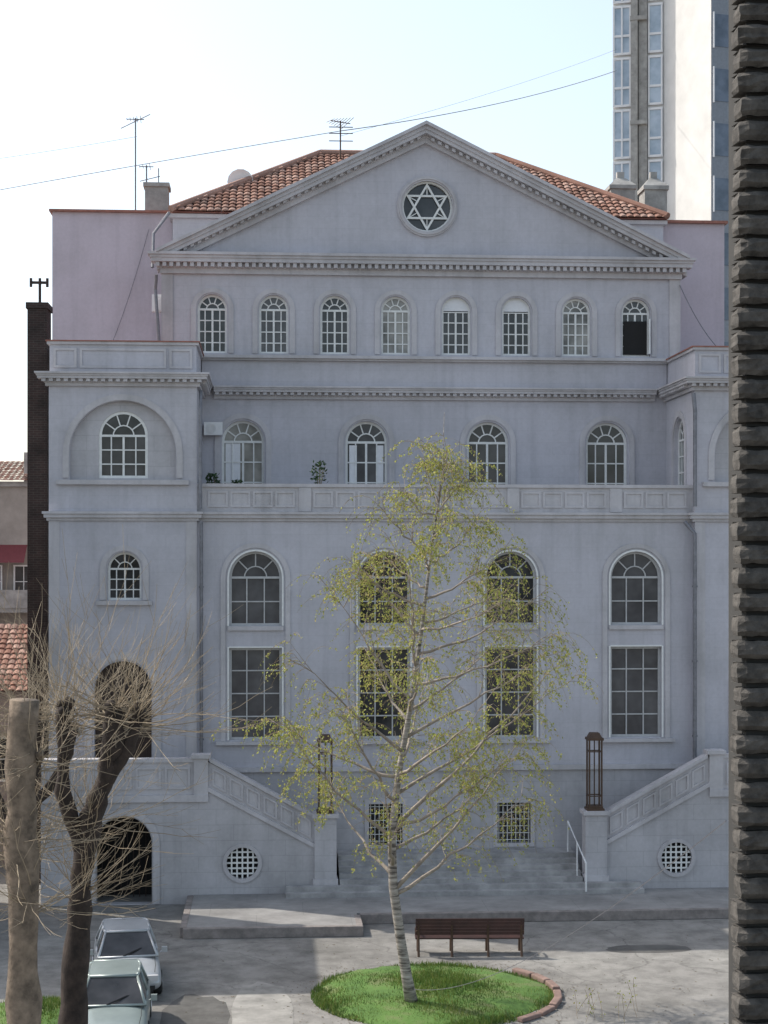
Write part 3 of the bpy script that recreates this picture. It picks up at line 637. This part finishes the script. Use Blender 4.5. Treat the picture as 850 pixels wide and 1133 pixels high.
b.obj('window_frames','frame',h); g.obj('window_panes','gl',h)
# ------------------------------------------------------------------ ribbed wall beside the viewer
b=MB(); z=0
c0=MB(); c0.box(.27,3,-40.95,-40.4,0,19)
while z<19:
    h=.205+R(-.012,.012); x=.19+R(-.025,.012)
    while x<2.4:
        l=R(.5,.8); xe=min(x+l,2.6); y0=-41.05+R(-.015,.01)
        nx=9; nz=4; vs=[]; fs=[]
        for iz in range(nz+1):
            for ix in range(nx+1):
                fx=ix/nx; fz=iz/nz; ed=1 if ix in(0,nx) else 0; ez=1 if iz in(0,nz) else 0
                vs.append((x+(xe-x)*fx+(.018 if ez and ix==0 else 0)+R(-.007,.007),y0+(.045 if ez else 0)+(.03 if ed else 0)+R(-.014,.014),z+.012+(h-.04)*fz+R(-.006,.006)))
        for iz in range(nz):
            for ix in range(nx): q=iz*(nx+1)+ix; fs.append((q,q+1,q+nx+2,q+nx+1))
        o=len(vs)
        for iz in range(nz+1): vs.append((x+R(0,.01)+(.02 if iz in (0,nz) else 0),-40.8,z+.012+(h-.04)*iz/nz))
        for iz in range(nz): fs.append((iz*(nx+1),(iz+1)*(nx+1),o+iz+1,o+iz))
        o=len(vs)
        vs.append((x,-40.8,z+.012));vs.append((xe,-40.8,z+.012));vs.append((x,-40.8,z+h-.028));vs.append((xe,-40.8,z+h-.028))
        fs.append((0,nx,o+1,o)); fs.append((nz*(nx+1),nz*(nx+1)+nx,o+3,o+2))
        b.add(vs,fs); x=xe+.006
    z+=h
nb=empty('ribbed_stone_wall'); m=plain('dark_weathered_stone',(.068,.062,.055),.95,var=.65,sc=7,bmp=.8)
b.obj('rough_courses',m,nb,recalc=False); c0.obj('core',plain('dark_core',(.03,.029,.027),.95),nb)
# ------------------------------------------------------------------ cables
def cable(p,q,sag,r=.014,n=24):
    p,q=Vector(p),Vector(q); b=MB(); b.tube([p.lerp(q,k/n)-Vector((0,0,sag*4*(k/n)*(1-k/n))) for k in range(n+1)],r,4); b.obj('power_cable','pipe')
cable((-30,6,20.9),(-1.0,10.5,27.9),-.15,.013); cable((-1.0,10.5,27.9),(17.5,45.5,41),.35,.018)
cable((-1.0,10.5,27.7),(17.5,45.5,42.3),.2,.007); cable((-8.8,8,26.9),(-30,3,23),.4,.007)
cable((.5,-39.5,8.42),(-.34,-15.0,.5),.5,.006)
cable((12.4,4,18.6),(10.9,3.6,20.8),.2,.014); cable((-9.8,5.95,18.2),(-8.2,5.95,23),.3,.009)  # two thin dark diagonal lines in front of the rear walls
# ------------------------------------------------------------------ birch
bt=empty('birch_tree'); TK=MB(); LB=MB(); TWG=MB(); LF=MB(); random.seed(21)
tp=[(-.35,0,0),(-.5,.02,.8),(-.63,.05,1.6),(-.83,0,3.0),(-.87,-.05,4.1),(-.72,0,5.6),(-.39,.1,7.4),(-.11,.05,9.4),(.11,-.05,11.3),(.37,0,12.9),(.42,.05,14.5)]
tr=[.17,.135,.12,.11,.10,.08,.062,.046,.03,.016,.005]
OY=-15.0
tp=[Vector((p[0],p[1]+OY,p[2])) for p in tp]
TK.tube(tp,tr,12)
def env(z):
    T=[(2.5,1.2),(3.5,2.4),(5,3.3),(7,3.9),(8.5,3.8),(10,2.9),(11.5,2.1),(13,1.1),(14.6,.25)]
    for (a,r1),(c,r2) in zip(T,T[1:]):
        if z<=c: return r1+(r2-r1)*max(0,(z-a))/(c-a)
    return .2
def onTrunk(z):
    for p,q in zip(tp,tp[1:]):
        if z<=q.z: return p.lerp(q,(z-p.z)/(q.z-p.z))
    return tp[-1].copy()
def leaves(pts,n):
    for _ in range(n):
        k=R(.1,1)*(len(pts)-1); i=min(int(k),len(pts)-2); c=pts[i].lerp(pts[i+1],k-i)+Vector((R(-.06,.06),R(-.06,.06),R(-.06,.02)))
        u=Vector((R(-.6,.6),R(-.6,.6),R(-1,-.1))).normalized()*R(.022,.04); v=u.cross(Vector((R(-1,1),R(-1,1),R(-1,1)))).normalized()*R(.015,.027)
        LF.add([tuple(c-u),tuple(c+v-u*.3),tuple(c+u),tuple(c-v-u*.3)],[(0,1,2,3)])
def twig(p,d,dens):
    L=R(.45,1.35); pts=[p]; d=d.normalized()*.9
    for k in range(5):
        d=(d+Vector((R(-.15,.15),R(-.15,.15),-.42))).normalized(); pts.append(pts[-1]+d*L/5)
    TWG.tube(pts,[.005,.005,.004,.004,.003,.003],3,False)
    leaves(pts,int(R(10,25)*dens))
def limb(p0,p2,r0,up=.25):
    p1=p0.lerp(p2,.5)+Vector((0,0,-up)); pts=[]
    n=9
    for k in range(n+1):
        t=k/n; q=p0*(1-t)**2+p1*2*t*(1-t)+p2*t*t; q+=Vector((R(-1,1),R(-1,1),R(-1,1)))*.05*(1 if 0<k else 0); pts.append(q)
    LB.tube(pts,[r0*(1-k/n)**1.1+.006 for k in range(n+1)],6)
    return pts
N=38
for i in range(N):
    s=2.9+10.2*(i/N)**.95+R(-.15,.15); a=i*2.399+R(-.4,.4)
    rise=R(1.2,2.8) if s<9 else R(.5,1.5)
    ze=min(s+rise,14.4); rr=env(ze)*R(.6,1.05)
    ax=onTrunk(ze); p0=onTrunk(s); p2=Vector((ax.x*.5+rr*math.cos(a)*1.03,OY+rr*math.sin(a),ze))
    pts=limb(p0,p2,.016+.046*(1-s/14),up=R(.1,.5))
    dens=R(.35,1.35)
    out=(p2-p0).normalized()
    ns=9 if s<10 else 6
    for k in range(ns):
        t=R(.28,1)*9; j=min(int(t),8); q=pts[j].lerp(pts[j+1],t-j)
        d=(out+Vector((R(-1,1),R(-1,1),R(-.3,.9)))).normalized(); L=R(.4,1.2)*(1 if s<10 else .6)
        sp=[q]
        for w_ in range(4): d=(d+Vector((R(-.2,.2),R(-.2,.2),R(-.15,.15)))).normalized(); sp.append(sp[-1]+d*L/4)
        LB.tube(sp,[.011,.009,.007,.006,.004],4,False)
        for w_ in range(random.choice([4,5,6,7])):
            kk=random.choice([1,2,3,4]); twig(sp[kk],d+Vector((R(-1,1),R(-1,1),R(-.4,.3))),dens)
    twig(pts[-1],out,dens); twig(pts[-1],out,dens)
for tgt,z0 in ((Vector((2.4,OY-.4,6.6)),2.9),(Vector((3.5,OY+.3,8.6)),4.4)):
    pts=limb(onTrunk(z0),tgt,.055,up=.2)
    for k in range(3,10):
        for _ in range(6): twig(pts[k],Vector((R(-1,1),R(-1,1),R(0,.8))),.8)
TK.obj('trunk','bark',bt,smooth=True); LB.obj('branches','limb',bt,smooth=True); TWG.obj('twigs','twigb',bt,recalc=False); LF.obj('leaves','leaf',bt,recalc=False)
print('leaves',len(LF.f))
# ------------------------------------------------------------------ pollarded bare trees
def bare(name,trunks,heads,mat,nshoot,seed):
    random.seed(seed); e=empty(name); T=MB(); W_=MB()
    for pts,rad in trunks:
        P=[];Q=[]
        for (p,q),(r1,r2) in zip(zip(pts,pts[1:]),zip(rad,rad[1:])):
            p,q=Vector(p),Vector(q)
            for k in range(6):
                t=k/6; P.append(p.lerp(q,t)+Vector((R(-1,1),R(-1,1),0))*.035); Q.append((r1+(r2-r1)*t)*R(.84,1.18))
        P.append(Vector(pts[-1])); Q.append(rad[-1]); T.tube(P,Q,12)
    for (h,r,spread) in heads:
        h=Vector(h)
        for _ in range(6):
            c=h+Vector((R(-1,1),R(-1,1),R(-1,1)))*r*.7; T.tube([c-Vector((0,0,r*.5)),c-Vector((0,0,r*.2)),c+Vector((0,0,r*.2)),c+Vector((0,0,r*.5))],[r*.2,r*.5,r*.45,r*.12],7)
        for _ in range(nshoot):
            a=R(0,6.28); el=math.asin(R(-.35,.97)); d=Vector((math.cos(a)*math.cos(el),math.sin(a)*math.cos(el),math.sin(el))); L=R(.7,2.8)*spread
            pts=[h+d*r*.5+Vector((0,0,R(-.4,.1)))]
            for k in range(7):
                d=(d+Vector((R(-.2,.2),R(-.2,.2),R(-.08,.16)))).normalized(); pts.append(pts[-1]+d*L/7)
                if k in (2,3,4,5) and random.random()<.6:
                    d2=(d+Vector((R(-.8,.8),R(-.8,.8),R(-.3,.5)))).normalized(); W_.tube([pts[-1],pts[-1]+d2*L*.15,pts[-1]+d2*L*.32+Vector((0,0,.04))],[.005,.004,.003],3,False)
            q=R(.6,1.2); W_.tube(pts,[.011*q,.010*q,.008*q,.007*q,.006*q,.005*q,.004*q,.003],4,False)
    T.obj('trunk',mat,e,smooth=True); W_.obj('shoots','twig',e,recalc=False)
bare('pollarded_tree',[([(-7.6,-23,0),(-7.55,-23,2.4),(-7.45,-23,4.6),(-7.25,-23,6.0),(-6.9,-23,6.9),(-6.75,-23,8.0)],[.34,.25,.21,.20,.19,.2]),([(-7.4,-23,5.2),(-7.75,-23.1,6.5),(-7.75,-23.1,8.1)],[.13,.14,.13]),([(-7.0,-23,6.6),(-6.5,-23,7.3),(-6.3,-23,8.1)],[.13,.12,.11])],
     [((-6.75,-23,8.0),.24,1.15),((-7.75,-23.1,8.1),.2,1.15),((-6.35,-23,8.0),.18,1.0),((-7.25,-23,6.0),.16,.9),((-7.4,-23,4.6),.12,.8)],'barkd',50,3)
bare('pollarded_tree',[([(-8.25,-25,0),(-8.2,-25,3),(-8.28,-25,6),(-8.2,-25,8.4)],[.38,.31,.29,.27])],[((-8.0,-25,7.4),.14,1.0),((-8.4,-25,6.0),.14,.9),((-8.1,-25,4.9),.1,.9)],'barkt',42,5)
bare('pollarded_tree',[([(-9.3,-18,0),(-9.3,-18,3),(-9.2,-18,5.6),(-8.9,-18,7.3)],[.26,.2,.17,.14]),([(-9.3,-18,4.5),(-9.9,-18,5.8),(-10.1,-18,6.8)],[.12,.11,.1]),([(-9.2,-18,5.2),(-8.3,-18.2,6.4),(-8.1,-18.2,7.2)],[.12,.1,.09])],[((-8.9,-18,7.4),.2,1.3),((-10.1,-18,6.9),.18,1.2),((-8.1,-18.2,7.2),.14,1.25),((-9.4,-18,4.6),.15,1.1)],'barkd',48,9)
random.seed(4); e=empty('shrub'); b=MB(); l=MB()
for k in range(12):
    a=R(0,6.28); d=Vector((math.cos(a)*.4,math.sin(a)*.4,1)).normalized(); p=Vector((4.2+R(-.9,.9),-15.9+R(-.7,.7),0)); pts=[p]
    for j in range(4): d=(d+Vector((R(-.2,.2),R(-.2,.2),0))).normalized(); pts.append(pts[-1]+d*R(.1,.25))
    b.tube(pts,.005,3,False)
    for j in range(7):
        c=pts[random.randint(1,4)]+Vector((R(-.06,.06),R(-.06,.06),R(-.06,.06))); u=Vector((R(-1,1),R(-1,1),R(-1,1))).normalized()*.03; v=u.cross(Vector((R(-1,1),R(-1,1),1))).normalized()*.02
        l.add([tuple(c-u),tuple(c+v),tuple(c+u),tuple(c-v)],[(0,1,2,3)])
b.obj('stems','twigb',e,recalc=False); l.obj('leaves','leaf',e,recalc=False)
# ------------------------------------------------------------------ light, world, camera
ts=Vector((-.866,.5,1.0)).normalized()
sl_=bpy.data.lights.new('sun','SUN'); sl_.energy=4.6; sl_.angle=math.radians(.5); sl_.color=(1,.94,.84)
so=bpy.data.objects.new('sun',sl_); so.rotation_euler=(-ts).to_track_quat('-Z','Y').to_euler(); so.location=(-30,10,50); S.collection.objects.link(so)
w=bpy.data.worlds.new('World'); S.world=w; w.use_nodes=True; nt=w.node_tree; bg=nt.nodes['Background']
sk=nt.nodes.new('ShaderNodeTexSky'); sk.sky_type='NISHITA'; sk.sun_disc=False; sk.sun_elevation=math.radians(45); sk.sun_rotation=math.atan2(-.866,.5)
sk.air_density=1.0; sk.dust_density=2.6; sk.ozone_density=1.0
hs=nt.nodes.new('ShaderNodeHueSaturation'); hs.inputs['Saturation'].default_value=.68; hs.inputs['Value'].default_value=1.75; hs.inputs['Hue'].default_value=.488
nt.links.new(sk.outputs[0],hs.inputs['Color']); nt.links.new(hs.outputs[0],bg.inputs[0]); bg.inputs[1].default_value=.15
S.view_settings.view_transform='Standard'; S.view_settings.look='None'; S.view_settings.exposure=0
cam=bpy.data.cameras.new('camera'); co=bpy.data.objects.new('camera',cam); S.collection.objects.link(co)
co.location=(-3.85,-55,10.9); co.rotation_euler=(math.radians(90),0,math.radians(-4)); cam.sensor_fit='HORIZONTAL'; cam.sensor_width=36; cam.lens=77.6; cam.shift_y=.063; cam.clip_end=2000
S.camera=co
